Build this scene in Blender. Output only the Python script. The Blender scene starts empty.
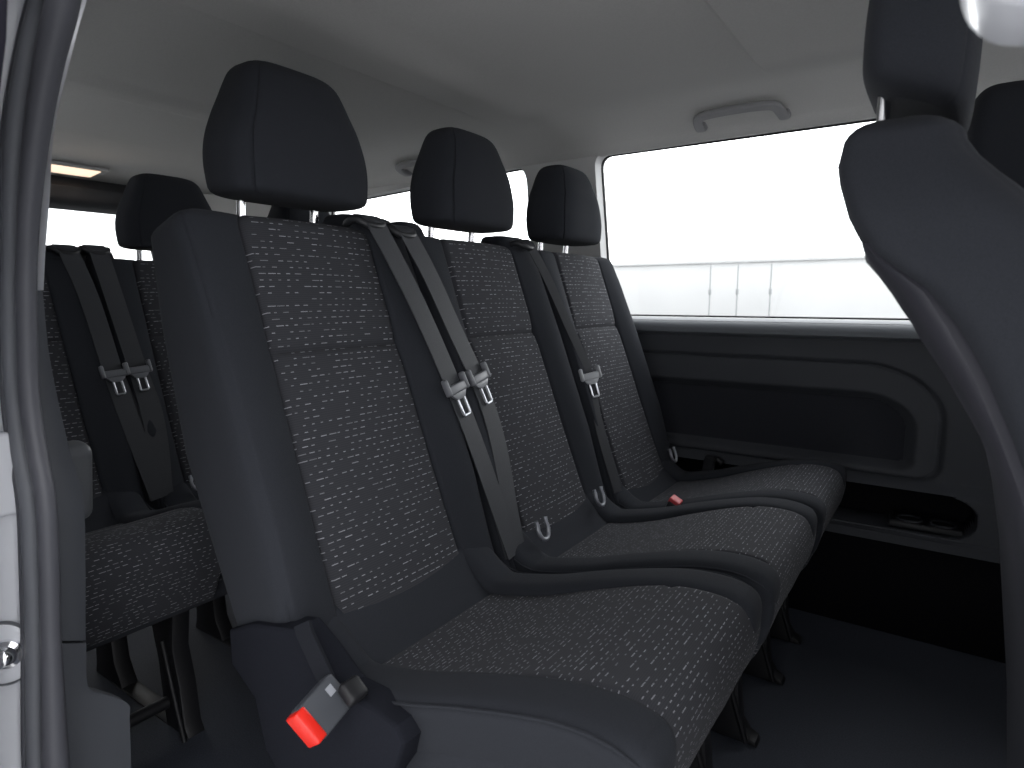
import bpy, bmesh, math, random
import numpy as np
from mathutils import Vector, Matrix

ZC = 0.98                       # eye height above the cabin floor; tables below give heights relative to the eye
SC = bpy.context.scene
COL = SC.collection
random.seed(4)

# ------------------------------------------------------------------ materials
def new_mat(name):
    m = bpy.data.materials.new(name); m.use_nodes = True
    nt = m.node_tree
    return m, nt, nt.nodes['Principled BSDF']

def N(nt, t, **kw):
    n = nt.nodes.new(t)
    for k, v in kw.items():
        setattr(n, k, v)
    return n

def mth(nt, op, a, b=None, c=None):
    n = N(nt, 'ShaderNodeMath', operation=op)
    for i, v in enumerate((a, b, c)):
        if v is None: continue
        if isinstance(v, (int, float)): n.inputs[i].default_value = v
        else: nt.links.new(v, n.inputs[i])
    return n.outputs[0]

def simple(name, col, rough=0.6, metal=0.0, spec=0.5, sheen=0.0, noise=0.0, nscale=60.0, bump=0.0, bscale=400.0, coat=0.0, var=None):
    m, nt, p = new_mat(name)
    p.inputs['Base Color'].default_value = (*col, 1)
    p.inputs['Roughness'].default_value = rough
    p.inputs['Metallic'].default_value = metal
    p.inputs['Specular IOR Level'].default_value = spec
    p.inputs['Sheen Weight'].default_value = sheen
    p.inputs['Sheen Roughness'].default_value = 0.45
    p.inputs['Coat Weight'].default_value = coat
    tc = N(nt, 'ShaderNodeTexCoord')
    if noise:
        nz = N(nt, 'ShaderNodeTexNoise'); nz.inputs['Scale'].default_value = nscale; nz.inputs['Detail'].default_value = 4
        nt.links.new(tc.outputs['Object'], nz.inputs['Vector'])
        rp = N(nt, 'ShaderNodeMapRange')
        rp.inputs['From Min'].default_value = 0.3; rp.inputs['From Max'].default_value = 0.7
        rp.inputs['To Min'].default_value = 1 - noise; rp.inputs['To Max'].default_value = 1 + noise
        nt.links.new(nz.outputs['Fac'], rp.inputs['Value'])
        mx = N(nt, 'ShaderNodeVectorMath', operation='SCALE'); mx.inputs[0].default_value = col
        nt.links.new(rp.outputs[0], mx.inputs['Scale'])
        nt.links.new(mx.outputs[0], p.inputs['Base Color'])
    if bump:
        nb = N(nt, 'ShaderNodeTexNoise'); nb.inputs['Scale'].default_value = bscale; nb.inputs['Detail'].default_value = 2
        nt.links.new(tc.outputs['Object'], nb.inputs['Vector'])
        bp = N(nt, 'ShaderNodeBump'); bp.inputs['Strength'].default_value = bump; bp.inputs['Distance'].default_value = 0.002
        nt.links.new(nb.outputs['Fac'], bp.inputs['Height']); nt.links.new(bp.outputs[0], p.inputs['Normal'])
    return m

def dash_fabric(name, base, dash, pitch_v=0.0112, pitch_u=0.0165, thick=0.065):
    m, nt, p = new_mat(name)
    p.inputs['Roughness'].default_value = 0.95
    p.inputs['Specular IOR Level'].default_value = 0.2
    p.inputs['Sheen Weight'].default_value = 0.02
    uv = N(nt, 'ShaderNodeUVMap'); uv.uv_map = 'UVMap'
    sp = N(nt, 'ShaderNodeSeparateXYZ'); nt.links.new(uv.outputs[0], sp.inputs[0])
    vv = mth(nt, 'DIVIDE', sp.outputs['Y'], pitch_v)
    row = mth(nt, 'FLOOR', vv); fv = mth(nt, 'FRACT', vv)
    w1 = N(nt, 'ShaderNodeTexWhiteNoise', noise_dimensions='1D'); nt.links.new(row, w1.inputs['W'])
    uu = mth(nt, 'ADD', mth(nt, 'DIVIDE', sp.outputs['X'], pitch_u), mth(nt, 'MULTIPLY', w1.outputs['Value'], 13.0))
    cell = mth(nt, 'FLOOR', uu); fu = mth(nt, 'FRACT', uu)
    cb = N(nt, 'ShaderNodeCombineXYZ'); nt.links.new(cell, cb.inputs[0]); nt.links.new(row, cb.inputs[1])
    w2 = N(nt, 'ShaderNodeTexWhiteNoise', noise_dimensions='3D'); nt.links.new(cb.outputs[0], w2.inputs['Vector'])
    s2 = N(nt, 'ShaderNodeSeparateColor'); nt.links.new(w2.outputs['Color'], s2.inputs[0])
    ln = mth(nt, 'MULTIPLY_ADD', mth(nt, 'POWER', s2.outputs[0], 2.0), 0.60, 0.28)
    a = mth(nt, 'LESS_THAN', fu, ln)
    b = mth(nt, 'LESS_THAN', mth(nt, 'ABSOLUTE', mth(nt, 'SUBTRACT', fv, 0.5)), thick)
    c = mth(nt, 'GREATER_THAN', s2.outputs[1], 0.25)
    k = mth(nt, 'MULTIPLY', mth(nt, 'MULTIPLY', a, b), c)
    k = mth(nt, 'MULTIPLY', k, mth(nt, 'MULTIPLY_ADD', s2.outputs[2], 0.6, 0.4))
    # knit ribs: thin darker lines along the dash direction
    rib = mth(nt, 'MULTIPLY_ADD', mth(nt, 'SINE', mth(nt, 'MULTIPLY', vv, 18.85)), 0.12, 1.0)
    sc = N(nt, 'ShaderNodeVectorMath', operation='SCALE'); sc.inputs[0].default_value = base; nt.links.new(rib, sc.inputs['Scale'])
    mx = N(nt, 'ShaderNodeMix', data_type='RGBA')
    nt.links.new(k, mx.inputs['Factor']); nt.links.new(sc.outputs[0], mx.inputs[6]); mx.inputs[7].default_value = (*dash, 1)
    nt.links.new(mx.outputs[2], p.inputs['Base Color'])
    return m

M = {}
M['fabric'] = simple('plain_fabric', (0.026, 0.028, 0.034), 0.95, spec=0.12, sheen=0.015, noise=0.14, nscale=900, bump=0.25, bscale=1400)
M['dash'] = dash_fabric('dash_fabric', (0.036, 0.037, 0.043), (0.32, 0.32, 0.35))
M['dash_seat'] = dash_fabric('dash_fabric_fine', (0.036, 0.037, 0.043), (0.29, 0.29, 0.32), 0.0088, 0.0135, 0.075)
M['skirt'] = simple('skirt_fabric', (0.014, 0.015, 0.019), 0.95, spec=0.08, sheen=0.0, noise=0.12, nscale=500)
M['carpet'] = simple('carpet_cover', (0.014, 0.015, 0.020), 0.98, spec=0.04, sheen=0.0, noise=0.15, nscale=700, bump=0.3, bscale=900)
M['belt'] = simple('belt_webbing', (0.042, 0.044, 0.050), 0.6, spec=0.25, noise=0.10, nscale=700, bump=0.15, bscale=1500)
M['blackp'] = simple('black_plastic', (0.018, 0.019, 0.022), 0.45, spec=0.4, bump=0.1, bscale=900)
M['darkp'] = simple('dark_grey_plastic', (0.056, 0.060, 0.070), 0.6, spec=0.35, bump=0.12, bscale=800)
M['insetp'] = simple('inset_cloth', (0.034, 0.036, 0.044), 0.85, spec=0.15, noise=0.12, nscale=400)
M['sillp'] = simple('sill_plastic', (0.16, 0.172, 0.19), 0.4, spec=0.4, bump=0.1, bscale=800)
M['shell'] = simple('shell_plastic', (0.034, 0.034, 0.042), 0.42, spec=0.4, bump=0.08, bscale=900)
M['midp'] = simple('mid_grey_plastic', (0.10, 0.105, 0.115), 0.5, spec=0.4)
M['trimp'] = simple('pale_trim_plastic', (0.52, 0.52, 0.52), 0.6, spec=0.3, bump=0.06, bscale=900)
M['handle'] = simple('handle_plastic', (0.27, 0.27, 0.28), 0.5, spec=0.35)
M['liner'] = simple('headliner', (0.52, 0.515, 0.505), 0.95, spec=0.1, noise=0.04, nscale=250, bump=0.1, bscale=600)
M['chrome'] = simple('chrome', (0.85, 0.85, 0.87), 0.12, metal=1.0)
M['steel'] = simple('grey_steel', (0.55, 0.56, 0.60), 0.38, metal=0.8)
M['dullsteel'] = simple('dull_steel', (0.30, 0.31, 0.34), 0.45, metal=0.7)
M['latchgrey'] = simple('latch_grey', (0.34, 0.35, 0.37), 0.35, spec=0.5)
M['tongue_cover'] = simple('tongue_plastic', (0.13, 0.135, 0.15), 0.4, spec=0.5)
M['blackm'] = simple('black_painted_metal', (0.008, 0.008, 0.010), 0.5, spec=0.4)
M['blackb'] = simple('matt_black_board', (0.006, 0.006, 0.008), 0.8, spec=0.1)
M['red'] = simple('red_button', (0.75, 0.022, 0.012), 0.35, spec=0.5)
M['pink'] = simple('faded_red_button', (0.50, 0.05, 0.06), 0.4, spec=0.5)
M['rubber'] = simple('rubber_seal', (0.062, 0.063, 0.074), 0.5, spec=0.4)
M['rubber2'] = simple('rubber_seal_grey', (0.115, 0.12, 0.135), 0.55, spec=0.4)
M['gasket'] = simple('window_gasket', (0.008, 0.008, 0.009), 0.5, spec=0.3)
M['paint'] = simple('white_paint', (0.60, 0.61, 0.65), 0.35, spec=0.5, coat=0.4)
M['floor'] = simple('floor_vinyl', (0.042, 0.047, 0.062), 0.7, spec=0.3, noise=0.25, nscale=300, bump=0.5, bscale=500)
M['road'] = simple('road_surface', (0.07, 0.07, 0.07), 0.9, noise=0.1, nscale=3)
M['asphalt'] = simple('paving', (0.56, 0.56, 0.56), 0.9, noise=0.1, nscale=3)
M['render'] = simple('pale_render', (0.88, 0.88, 0.88), 0.9, noise=0.05, nscale=0.5)
M['polep'] = simple('pole_paint', (0.45, 0.46, 0.47), 0.5)
M['ink'] = simple('print_white', (0.28, 0.29, 0.32), 0.6)
M['headerp'] = simple('tailgate_trim', (0.035, 0.037, 0.042), 0.5, spec=0.4)

def emis(name, col, strength):
    m, nt, p = new_mat(name)
    p.inputs['Base Color'].default_value = (*col, 1)
    p.inputs['Emission Color'].default_value = (*col, 1)
    p.inputs['Emission Strength'].default_value = strength
    return m
M['lamp'] = emis('lamp_lens', (1.0, 0.76, 0.56), 1.0)

def glass_mat():
    m = bpy.data.materials.new('window_glass'); m.use_nodes = True
    nt = m.node_tree; nt.nodes.clear()
    o = N(nt, 'ShaderNodeOutputMaterial'); t = N(nt, 'ShaderNodeBsdfTransparent'); g = N(nt, 'ShaderNodeBsdfGlossy')
    t.inputs[0].default_value = (0.97, 0.98, 0.98, 1); g.inputs['Roughness'].default_value = 0.02
    lw = N(nt, 'ShaderNodeLayerWeight'); lw.inputs['Blend'].default_value = 0.5
    fk = mth(nt, 'MULTIPLY_ADD', mth(nt, 'POWER', lw.outputs['Facing'], 5.0), 0.5, 0.035)
    mx = N(nt, 'ShaderNodeMixShader')
    nt.links.new(fk, mx.inputs[0]); nt.links.new(t.outputs[0], mx.inputs[1]); nt.links.new(g.outputs[0], mx.inputs[2])
    nt.links.new(mx.outputs[0], o.inputs[0])
    return m
M['glass'] = glass_mat()
M['darkglass'] = simple('tinted_door_glass', (0.020, 0.019, 0.026), 0.08, spec=0.5)

# ------------------------------------------------------------------ object helpers
def mk(name, verts, faces, mat, parent=None, uv=None, angle=40, tags=None, kind=None):
    me = bpy.data.meshes.new(name)
    me.from_pydata([tuple(map(float, v)) for v in verts], [], [tuple(int(i) for i in f) for f in faces])
    me.validate()
    if uv is not None:
        l = me.uv_layers.new(name='UVMap')
        for lp in me.loops: l.data[lp.index].uv = uv[lp.vertex_index]
    bm = bmesh.new(); bm.from_mesh(me)
    bmesh.ops.recalc_face_normals(bm, faces=bm.faces)
    bm.to_mesh(me); bm.free()
    return fin(name, me, mat, parent, angle, tags, kind)

def fin(name, me, mat, parent=None, angle=40, tags=None, kind=None):
    for p in me.polygons: p.use_smooth = True
    me.set_sharp_from_angle(angle=math.radians(angle))
    me.materials.append(M[mat] if isinstance(mat, str) else mat)
    o = bpy.data.objects.new(name, me); COL.objects.link(o)
    if parent is not None: o.parent = parent
    if tags: tag(o, *tags)
    if kind: o['kind'] = kind
    return o

def tag(o, label, cat, group=None):
    o['label'] = label; o['category'] = cat
    if group: o['group'] = group
    return o

def root(name, loc, label, cat, group=None):
    o = bpy.data.objects.new(name, None); COL.objects.link(o)
    o.location = loc; o.empty_display_size = 0.1
    return tag(o, label, cat, group)

def bm_to(name, bm, mat, parent=None, **kw):
    me = bpy.data.meshes.new(name); bmesh.ops.recalc_face_normals(bm, faces=bm.faces); bm.to_mesh(me); bm.free()
    return fin(name, me, mat, parent, **kw)

def rbox_bm(size, bevel=0.005, seg=3, mtx=None, bm=None):
    """A box with rounded edges."""
    b = bmesh.new()
    bmesh.ops.create_cube(b, size=1.0)
    for v in b.verts: v.co = Vector((v.co.x * size[0], v.co.y * size[1], v.co.z * size[2]))
    if bevel: bmesh.ops.bevel(b, geom=b.edges[:], offset=min(bevel, min(size) * 0.49), segments=seg, profile=0.5, affect='EDGES')
    if mtx is not None: bmesh.ops.transform(b, matrix=mtx, verts=b.verts)
    if bm is None: return b
    me = bpy.data.meshes.new('tmp'); b.to_mesh(me); b.free(); bm.from_mesh(me); bpy.data.meshes.remove(me)
    return bm

def axes(o, x, y):
    """Matrix with origin o, first axis along x, second near y."""
    x = Vector(x).normalized(); z = x.cross(Vector(y)).normalized(); y = z.cross(x)
    m = Matrix((x, y, z)).transposed().to_4x4(); m.translation = Vector(o)
    return m

def prism_bm(poly, a, b, axis='y', bevel=0.004, seg=2):
    """Polygon (two coordinates) extruded from a to b along an axis. axis y: poly is (x,z); axis x: (y,z); axis z: (x,y)."""
    def P(p, d):
        return {'y': (p[0], d, p[1]), 'x': (d, p[0], p[1]), 'z': (p[0], p[1], d)}[axis]
    bm = bmesh.new()
    v0 = [bm.verts.new(P(p, a)) for p in poly]; v1 = [bm.verts.new(P(p, b)) for p in poly]
    n = len(poly)
    bm.faces.new(v0); bm.faces.new(v1[::-1])
    for i in range(n): bm.faces.new((v0[i], v1[i], v1[(i + 1) % n], v0[(i + 1) % n]))
    bmesh.ops.recalc_face_normals(bm, faces=bm.faces)
    if bevel:
        es = [e for e in bm.edges if len(e.link_faces) == 2 and any(len(f.verts) == n and n != 4 or f in () for f in e.link_faces)] if n != 4 else bm.edges[:]
        bmesh.ops.bevel(bm, geom=es, offset=bevel, segments=seg, profile=0.5, affect='EDGES')
    return bm

def crom(pts, n, closed=False):
    """Resampled Catmull-Rom through points, n samples, even in arc length."""
    P = np.array(pts, float); m = len(P)
    out = []
    rng = range(m if closed else m - 1)
    for i in rng:
        if closed: p0, p1, p2, p3 = P[(i - 1) % m], P[i], P[(i + 1) % m], P[(i + 2) % m]
        else:
            p1, p2 = P[i], P[i + 1]
            p0 = P[i - 1] if i > 0 else 2 * p1 - p2
            p3 = P[i + 2] if i + 2 < m else 2 * p2 - p1
        for t in np.linspace(0, 1, 24, endpoint=False):
            out.append(0.5 * (2 * p1 + (p2 - p0) * t + (2 * p0 - 5 * p1 + 4 * p2 - p3) * t * t + (3 * p1 - p0 - 3 * p2 + p3) * t ** 3))
    if not closed: out.append(P[-1])
    else: out.append(out[0])
    D = np.array(out); s = np.r_[0, np.cumsum(np.linalg.norm(np.diff(D, axis=0), axis=1))]
    q = np.linspace(0, s[-1], n, endpoint=not closed)
    return np.stack([np.interp(q, s, D[:, k]) for k in range(D.shape[1])], 1)

def loft(rings, closed=True, cap=(False, False), group=None, uv=None):
    """Quads between equal-length rings. group(i,j) names the mesh each quad goes to. -> {group: (verts, faces, uv)}"""
    n = len(rings[0]); R = len(rings)
    out = {}
    V = np.concatenate([np.asarray(r, float) for r in rings])
    U = None if uv is None else np.concatenate(uv)
    for i in range(R - 1):
        for j in range(n if closed else n - 1):
            g = group(i, j) if group else 0
            a, b = i * n + j, i * n + (j + 1) % n
            out.setdefault(g, []).append((a, b, b + n, a + n))
    if cap[0]: out.setdefault(group(0, 0) if group else 0, []).append(tuple(range(n))[::-1])
    if cap[1]: out.setdefault(group(R - 2, 0) if group else 0, []).append(tuple(range((R - 1) * n, R * n)))
    res = {}
    for g, fs in out.items():
        used = sorted({k for f in fs for k in f}); mp = {k: q for q, k in enumerate(used)}
        res[g] = (V[used], [[mp[k] for k in f] for f in fs], None if U is None else U[used])
    return res

def tube(path, r, n=12, sx=1.0, closed=False, up=(0, 0, 1), caps=True, taper=None):
    """Round or elliptic bar along 3-D points -> verts, faces."""
    P = np.array(path, float); rings = []
    for i in range(len(P)):
        t = P[min(i + 1, len(P) - 1)] - P[max(i - 1, 0)]
        if closed: t = P[(i + 1) % len(P)] - P[i - 1]
        t /= np.linalg.norm(t); a = np.cross(t, up)
        if np.linalg.norm(a) < 1e-4: a = np.cross(t, (1, 0, 0))
        a /= np.linalg.norm(a); b = np.cross(a, t)
        k = 1 if taper is None else taper[i]
        rings.append([P[i] + k * (a * math.cos(q) * r * sx + b * math.sin(q) * r) for q in np.linspace(0, 2 * math.pi, n, endpoint=False)])
    if closed: rings.append(rings[0])
    v, f, _ = loft(rings, cap=(caps and not closed,) * 2)[0]
    return v, f

def arc_pts(c, r, a0, a1, n, sx=1.0):
    return [(c[0] + sx * r * math.cos(a), c[1] + r * math.sin(a)) for a in np.linspace(math.radians(a0), math.radians(a1), n)]

def rrect(x0, x1, z0, z1, r, n=6):
    p = []
    for cx, cz, a in ((x1 - r, z1 - r, 0), (x0 + r, z1 - r, 90), (x0 + r, z0 + r, 180), (x1 - r, z0 + r, 270)):
        p += arc_pts((cx, cz), r, a, a + 90, n)
    return p

# ------------------------------------------------------------------ passenger seats
# A seat is drawn about its own centre line; RX is where its root stands along the cabin.
RX = -0.50
def L(x, y, z): return (x - RX, y, z + ZC)

SPINE = [(-0.672, -0.600), (-0.700, -0.555), (-0.735, -0.480), (-0.792, -0.330), (-0.835, -0.210), (-0.878, -0.090), (-0.950, 0.118)]
LEAN = math.radians(18.5)
UPV = np.array([-math.sin(LEAN), math.cos(LEAN)]); NRM = np.array([math.cos(LEAN), math.sin(LEAN)])

def smooth(a, b, x):
    t = np.clip((x - a) / (b - a), 0, 1); return t * t * (3 - 2 * t)

def build_backrest(parent, W=0.241):
    rows = 130
    sp = crom(SPINE, rows)
    s = np.r_[0, np.cumsum(np.linalg.norm(np.diff(sp, axis=0), axis=1))]; S = s[-1]
    seam = np.interp(-0.085, sp[:, 1], s)
    tz = sp[:, 1]
    T = np.interp(tz, [-0.6, -0.45, -0.2, 0.0, 0.12], [0.120, 0.140, 0.160, 0.135, 0.105])
    ins = np.interp(tz, [-0.6, -0.5, 0.12], [0.147, 0.146, 0.136])
    amp = np.interp(tz, [-0.6, -0.5, -0.35, -0.1, 0.05, 0.12], [0.006, 0.014, 0.026, 0.024, 0.016, 0.008])
    rc = 0.020
    rings, uvs = [], []
    NF = 61
    def ring(k, up=0.0, inset_y=0.0, inset_d=0.0, dv=0.0):
        wi = ins[k]
        e = 0.006
        inner = np.linspace(-(wi - e), wi - e, 29)
        left = np.r_[np.linspace(-(W - rc), -(wi + e), 15), [-wi]]
        ys = np.r_[left, inner, -left[::-1]]
        d = []
        for y in ys:
            a = abs(y)
            if a < wi:
                v = 0.006 * (1 - (a / wi) ** 2) - 0.007 * (1 - smooth(0, e, wi - a)) - 0.0085 * math.exp(-((s[k] - seam) / 0.0055) ** 2)
                v -= 0.004 * math.exp(-((s[k] - seam) / 0.03) ** 2) - 0.003
            else:
                v = amp[k] * math.sin(math.pi * min(1, (a - wi) / 0.085) * 0.62) / 0.93 - 0.007 * (1 - smooth(0, e, a - wi))
            d.append(v)
        d = np.array(d); dc = d[0]
        Tk = T[k]
        pts = list(zip(ys, d))
        rb = 0.03
        q = np.linspace(0, math.pi / 2, 9)[1:]
        side = []
        for w in q:                                        # front corner
            g = 0.0030 * math.exp(-((w - 0.59) / 0.10) ** 2)
            side.append((W - rc + (rc - g) * math.sin(w), dc - (rc + dc) * (1 - math.cos(w)) - g))
        for f in (0.33, 0.66, 1.0):
            side.append((W, -rc + f * (-(Tk - rb) + rc)))
        for w in q: side.append((W - rb + rb * math.cos(w), -(Tk - rb) - rb * math.sin(w)))
        back = [(y, -Tk - 0.006 * (1 - (y / W) ** 2)) for y in np.linspace(W - rb, -(W - rb), 9)[1:-1]]
        pts = pts + side + back + [(-y, v) for y, v in side[::-1]]
        out, u = [], []
        for y, v in pts:
            y2 = y * (1 - inset_y / W)
            v2 = -Tk / 2 + (v + Tk / 2) * (1 - inset_d / (Tk / 2))
            p = sp[k] + NRM * v2 + UPV * up
            out.append(L(p[0], y2, p[1])); u.append((y, s[k] + dv))
        return out, np.array(u)
    seq = []
    for a in np.linspace(math.pi / 2, 0, 6)[:-1]:
        seq.append((0, -0.02 * math.sin(a), 0.03 * (1 - math.cos(a)), 0.03 * (1 - math.cos(a)), -0.02 * math.sin(a)))
    for k in range(rows): seq.append((k, 0, 0, 0, 0))
    for a in np.linspace(0, math.pi / 2, 9)[1:]:
        seq.append((rows - 1, 0.030 * math.sin(a), 0.055 * (1 - math.cos(a)) , 0.034 * (1 - math.cos(a)), 0.03 * math.sin(a)))
    for q in seq:
        r, u = ring(*q); rings.append(r); uvs.append(u)
    i0, i1 = 5, 5 + rows + 3
    def grp(i, j): return 'ins' if (15 <= j < 45 and i0 <= i < i1) else 'body'
    g = loft(rings, True, (True, True), grp, uvs)
    body = mk('backrest', g['body'][0], g['body'][1], 'fabric', parent, angle=50)
    mk('backrest_insert', g['ins'][0], g['ins'][1], 'dash', body, uv=g['ins'][2], angle=60)['label'] = 'dark fabric panel woven with short pale dashes'
    return body

def build_headrest(parent, cx=-1.000, z0=0.172, post=True, wide=1.085, deep=1.50, tone='fabric'):
    prof = [(0.000, 0.106, 0.034), (0.003, 0.122, 0.044), (0.010, 0.131, 0.050), (0.026, 0.133, 0.053), (0.060, 0.134, 0.055), (0.095, 0.129, 0.054),
            (0.130, 0.117, 0.052), (0.160, 0.105, 0.046), (0.185, 0.095, 0.041), (0.203, 0.087, 0.035), (0.214, 0.075, 0.028), (0.220, 0.056, 0.019), (0.222, 0.02, 0.008)]
    pz = crom(prof, 44); pz[:, 0] *= 1.035
    n = 200; rings = []
    for z, w, d in pz:
        ring = []
        for a in np.linspace(0, 2 * math.pi, n, endpoint=False):
            c, s_ = math.cos(a), math.sin(a)
            e = 2 / 3.4
            y = w * wide * abs(s_) ** e * (1 if s_ >= 0 else -1)
            x = d * deep * abs(c) ** e * (1 if c >= 0 else -1)
            g = 0
            for sa in (0.82, -0.82): g += math.exp(-((math.atan2(math.sin(a - sa), math.cos(a - sa))) / 0.022) ** 2)
            k = 1 - 0.032 * g
            sh = -0.05 * (z - 0.1)
            ring.append(L(cx + x * k + sh, y * k, z0 + z))
        rings.append(ring)
    v, f, _ = loft(rings, True, (True, True))[0]
    h = mk('headrest', v, f, tone, parent, angle=60)
    if post:
        for y in (-0.078, 0.078):
            v, f = tube([L(cx - 0.042, y, z0 - 0.10), L(cx - 0.040, y, z0 - 0.03), L(cx - 0.034, y, z0 + 0.05)], 0.0080, 14)
            mk('headrest_post', v, f, 'chrome', h)['label'] = 'bright chrome post'
    return h

PADTOP = [(-0.790, -0.520), (-0.785, -0.475), (-0.765, -0.458), (-0.735, -0.478), (-0.700, -0.512), (-0.662, -0.540), (-0.600, -0.530), (-0.530, -0.509), (-0.440, -0.474), (-0.360, -0.446),
          (-0.300, -0.431), (-0.250, -0.428), (-0.218, -0.434), (-0.198, -0.454), (-0.193, -0.490), (-0.199, -0.530), (-0.212, -0.570), (-0.232, -0.620), (-0.255, -0.640), (-0.300, -0.640), (-0.480, -0.615), (-0.740, -0.600), (-0.785, -0.570)]
def pad_z(x):
    P = [p for p in PADTOP[2:14]]
    return float(np.interp(x, [p[0] for p in P], [p[1] for p in P]))

def build_cushion(parent, W=0.200):
    loopn = 150
    base = crom(PADTOP, loopn, closed=True)
    s = np.r_[0, np.cumsum(np.linalg.norm(np.diff(base, axis=0), axis=1))]
    c0 = np.array([-0.50, -0.545])
    # parameter limits of the patterned part of the loop
    def idx(p): return int(np.argmin(np.linalg.norm(base - np.array(p), axis=1)))
    a0, a1 = idx((-0.662, -0.540)), idx((-0.236, -0.625))
    seamA = s[idx((-0.318, -0.430))]; seamB = s[a0]
    nrm = np.zeros_like(base)
    for i in range(loopn):
        t = base[(i + 1) % loopn] - base[i - 1]; t /= np.linalg.norm(t); nrm[i] = (-t[1], t[0])
    if np.dot(nrm[idx((-0.3, -0.418))], (0, 1)) < 0: nrm = -nrm
    us = list(np.linspace(-W, W, 61))
    rings, uvs = [], []
    def ring(u, inset=0.0):
        out, uu = [], []
        for i in range(loopn):
            b = base[i]
            h = 0.0
            top = a0 - 4 <= i <= a1
            if top:
                h = -0.004 * (1 - (u / W) ** 2) * smooth(-0.75, -0.6, b[0])
                h -= 0.034 * smooth(0.143, 0.176, abs(u)) * (1 - smooth(-0.22, -0.205, b[0]))
                h -= 0.0030 * math.exp(-((s[i] - seamA) / 0.004) ** 2)
                h -= 0.004 * math.exp(-((s[i] - seamB) / 0.004) ** 2)
            p = b + nrm[i] * (h - inset)
            out.append(L(p[0], u, p[1])); uu.append((u, s[i]))
        return out, np.array(uu)
    for a in np.linspace(math.pi / 2, 0, 6)[:-1]:
        r, u = ring(-W - 0.014 * math.cos(a) , 0.014 * (1 - math.cos(math.pi / 2 - (math.pi / 2 - a)) ) if False else 0.014 * (1 - math.cos(math.pi/2 - a)) if False else 0.014 * math.sin(a))
        rings.append(r); uvs.append(u)
    rings = []; uvs = []
    for a in np.linspace(0, math.pi / 2, 6):
        r, u = ring(-W - 0.014 * math.cos(a), 0.014 * (1 - math.sin(a))); rings.append(r); uvs.append(u)
    for uq in us[1:-1]:
        r, u = ring(uq); rings.append(r); uvs.append(u)
    for a in np.linspace(math.pi / 2, 0, 6):
        r, u = ring(W + 0.014 * math.cos(a), 0.014 * (1 - math.sin(a))); rings.append(r); uvs.append(u)
    nr = len(rings)
    def grp(i, j): return 'ins' if (a0 <= j < a1 and 5 <= i < nr - 6) else 'body'
    g = loft(rings, True, (True, True), grp, uvs)
    body = mk('cushion', g['body'][0], g['body'][1], 'fabric', parent, angle=50)
    mk('cushion_insert', g['ins'][0], g['ins'][1], 'dash_seat', body, uv=g['ins'][2], angle=60)['label'] = 'dark fabric panel woven with short pale dashes'
    # side rolls
    for sgn in (-1, 1):
        xs = np.array([-0.775, -0.74, -0.70, -0.655, -0.59, -0.52, -0.44, -0.36, -0.30, -0.25, -0.224])
        top = np.array([pad_z(max(x, -0.765)) for x in xs])
        lift = np.array([-0.002, -0.006, 0.003, 0.015, 0.014, 0.011, 0.007, 0.003, 0.002, 0.002, 0.001])
        path = [(x, 0.184 * sgn, t + l - 0.055) for x, t, l in zip(xs, top, lift)]
        path = crom(path, 50)
        R = 0.055
        k = np.ones(50); m_ = 9
        ext = []
        for q in range(1, 9):                               # rounded nose
            a = q / 8 * math.pi / 2
            ext.append((path[-1] + np.array([0.030 * math.sin(a), 0, -0.004 * math.sin(a)]), max(0.05, math.cos(a)) ** 0.6))
        pts = np.vstack([path, [e[0] for e in ext]]); kk = np.r_[k, [e[1] for e in ext]]
        rings = []
        for i in range(len(pts)):
            t = pts[min(i + 1, len(pts) - 1)] - pts[max(i - 1, 0)]; t /= np.linalg.norm(t)
            b = np.array([-t[2], 0, t[0]]); rg = []
            for q in np.linspace(0, 2 * math.pi, 40, endpoint=False):
                c_, s_ = math.cos(q), math.sin(q); e = 2 / 3.6
                yy = (0.046 if s_ > 0.6 else 0.046 - 0.036 * ((0.6 - s_) / 1.6) ** 1.2) * abs(c_) ** e * (1 if c_ >= 0 else -1); zz = R * abs(s_) ** e * (1 if s_ >= 0 else -1)
                g = 0.0020 * math.exp(-((q - (0.55 if sgn > 0 else math.pi - 0.55)) / 0.09) ** 2)
                p = pts[i] + kk[i] * (np.array([0, yy * (1 - g * 20), 0]) + b * zz * (1 - g * 20))
                rg.append(L(*p))
            rings.append(rg)
        v, f, _ = loft(rings, True, (True, True))[0]
        sb = mk('side_bolster', v, f, 'fabric', parent, angle=60)
        pp = [(p[0], sgn * (0.184 + 0.0415), p[2] + 0.0470) for p in pts[8:50:2]] + [(pts[50 + q][0] , sgn * (0.184 + 0.0415 * kk[50 + q]), pts[50 + q][2] + 0.0470 - 0.004 * q) for q in (1, 3, 5)]
        v, f = tube([L(*p) for p in pp], 0.0022, 8); mk('piping', v, f, 'fabric', sb)
    # skirt / pan under the cushion: rolled upper part and a flat lower edge
    rings = []
    for y, ins in [(-0.196, 0.012), (-0.200, 0.004), (-0.200, 0)] + [(q, 0) for q in np.linspace(-0.2, 0.2, 5)] + [(0.200, 0), (0.200, 0.004), (0.196, 0.012)]:
        lp = [(-0.755, -0.560), (-0.66, -0.575), (-0.56, -0.560), (-0.44, -0.520), (-0.33, -0.485), (-0.26, -0.490), (-0.232, -0.520), (-0.240, -0.575), (-0.275, -0.605), (-0.42, -0.605), (-0.62, -0.610), (-0.75, -0.61), (-0.775, -0.585)]
        q = crom(lp, 60, closed=True); c = q.mean(0)
        q = c + (q - c) * (1 - ins / 0.1)
        rings.append([L(p[0], y, p[1]) for p in q])
    v, f, _ = loft(rings, True, (True, True))[0]
    mk('seat_pan', v, f, 'skirt', parent, angle=35)
    return body

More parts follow.
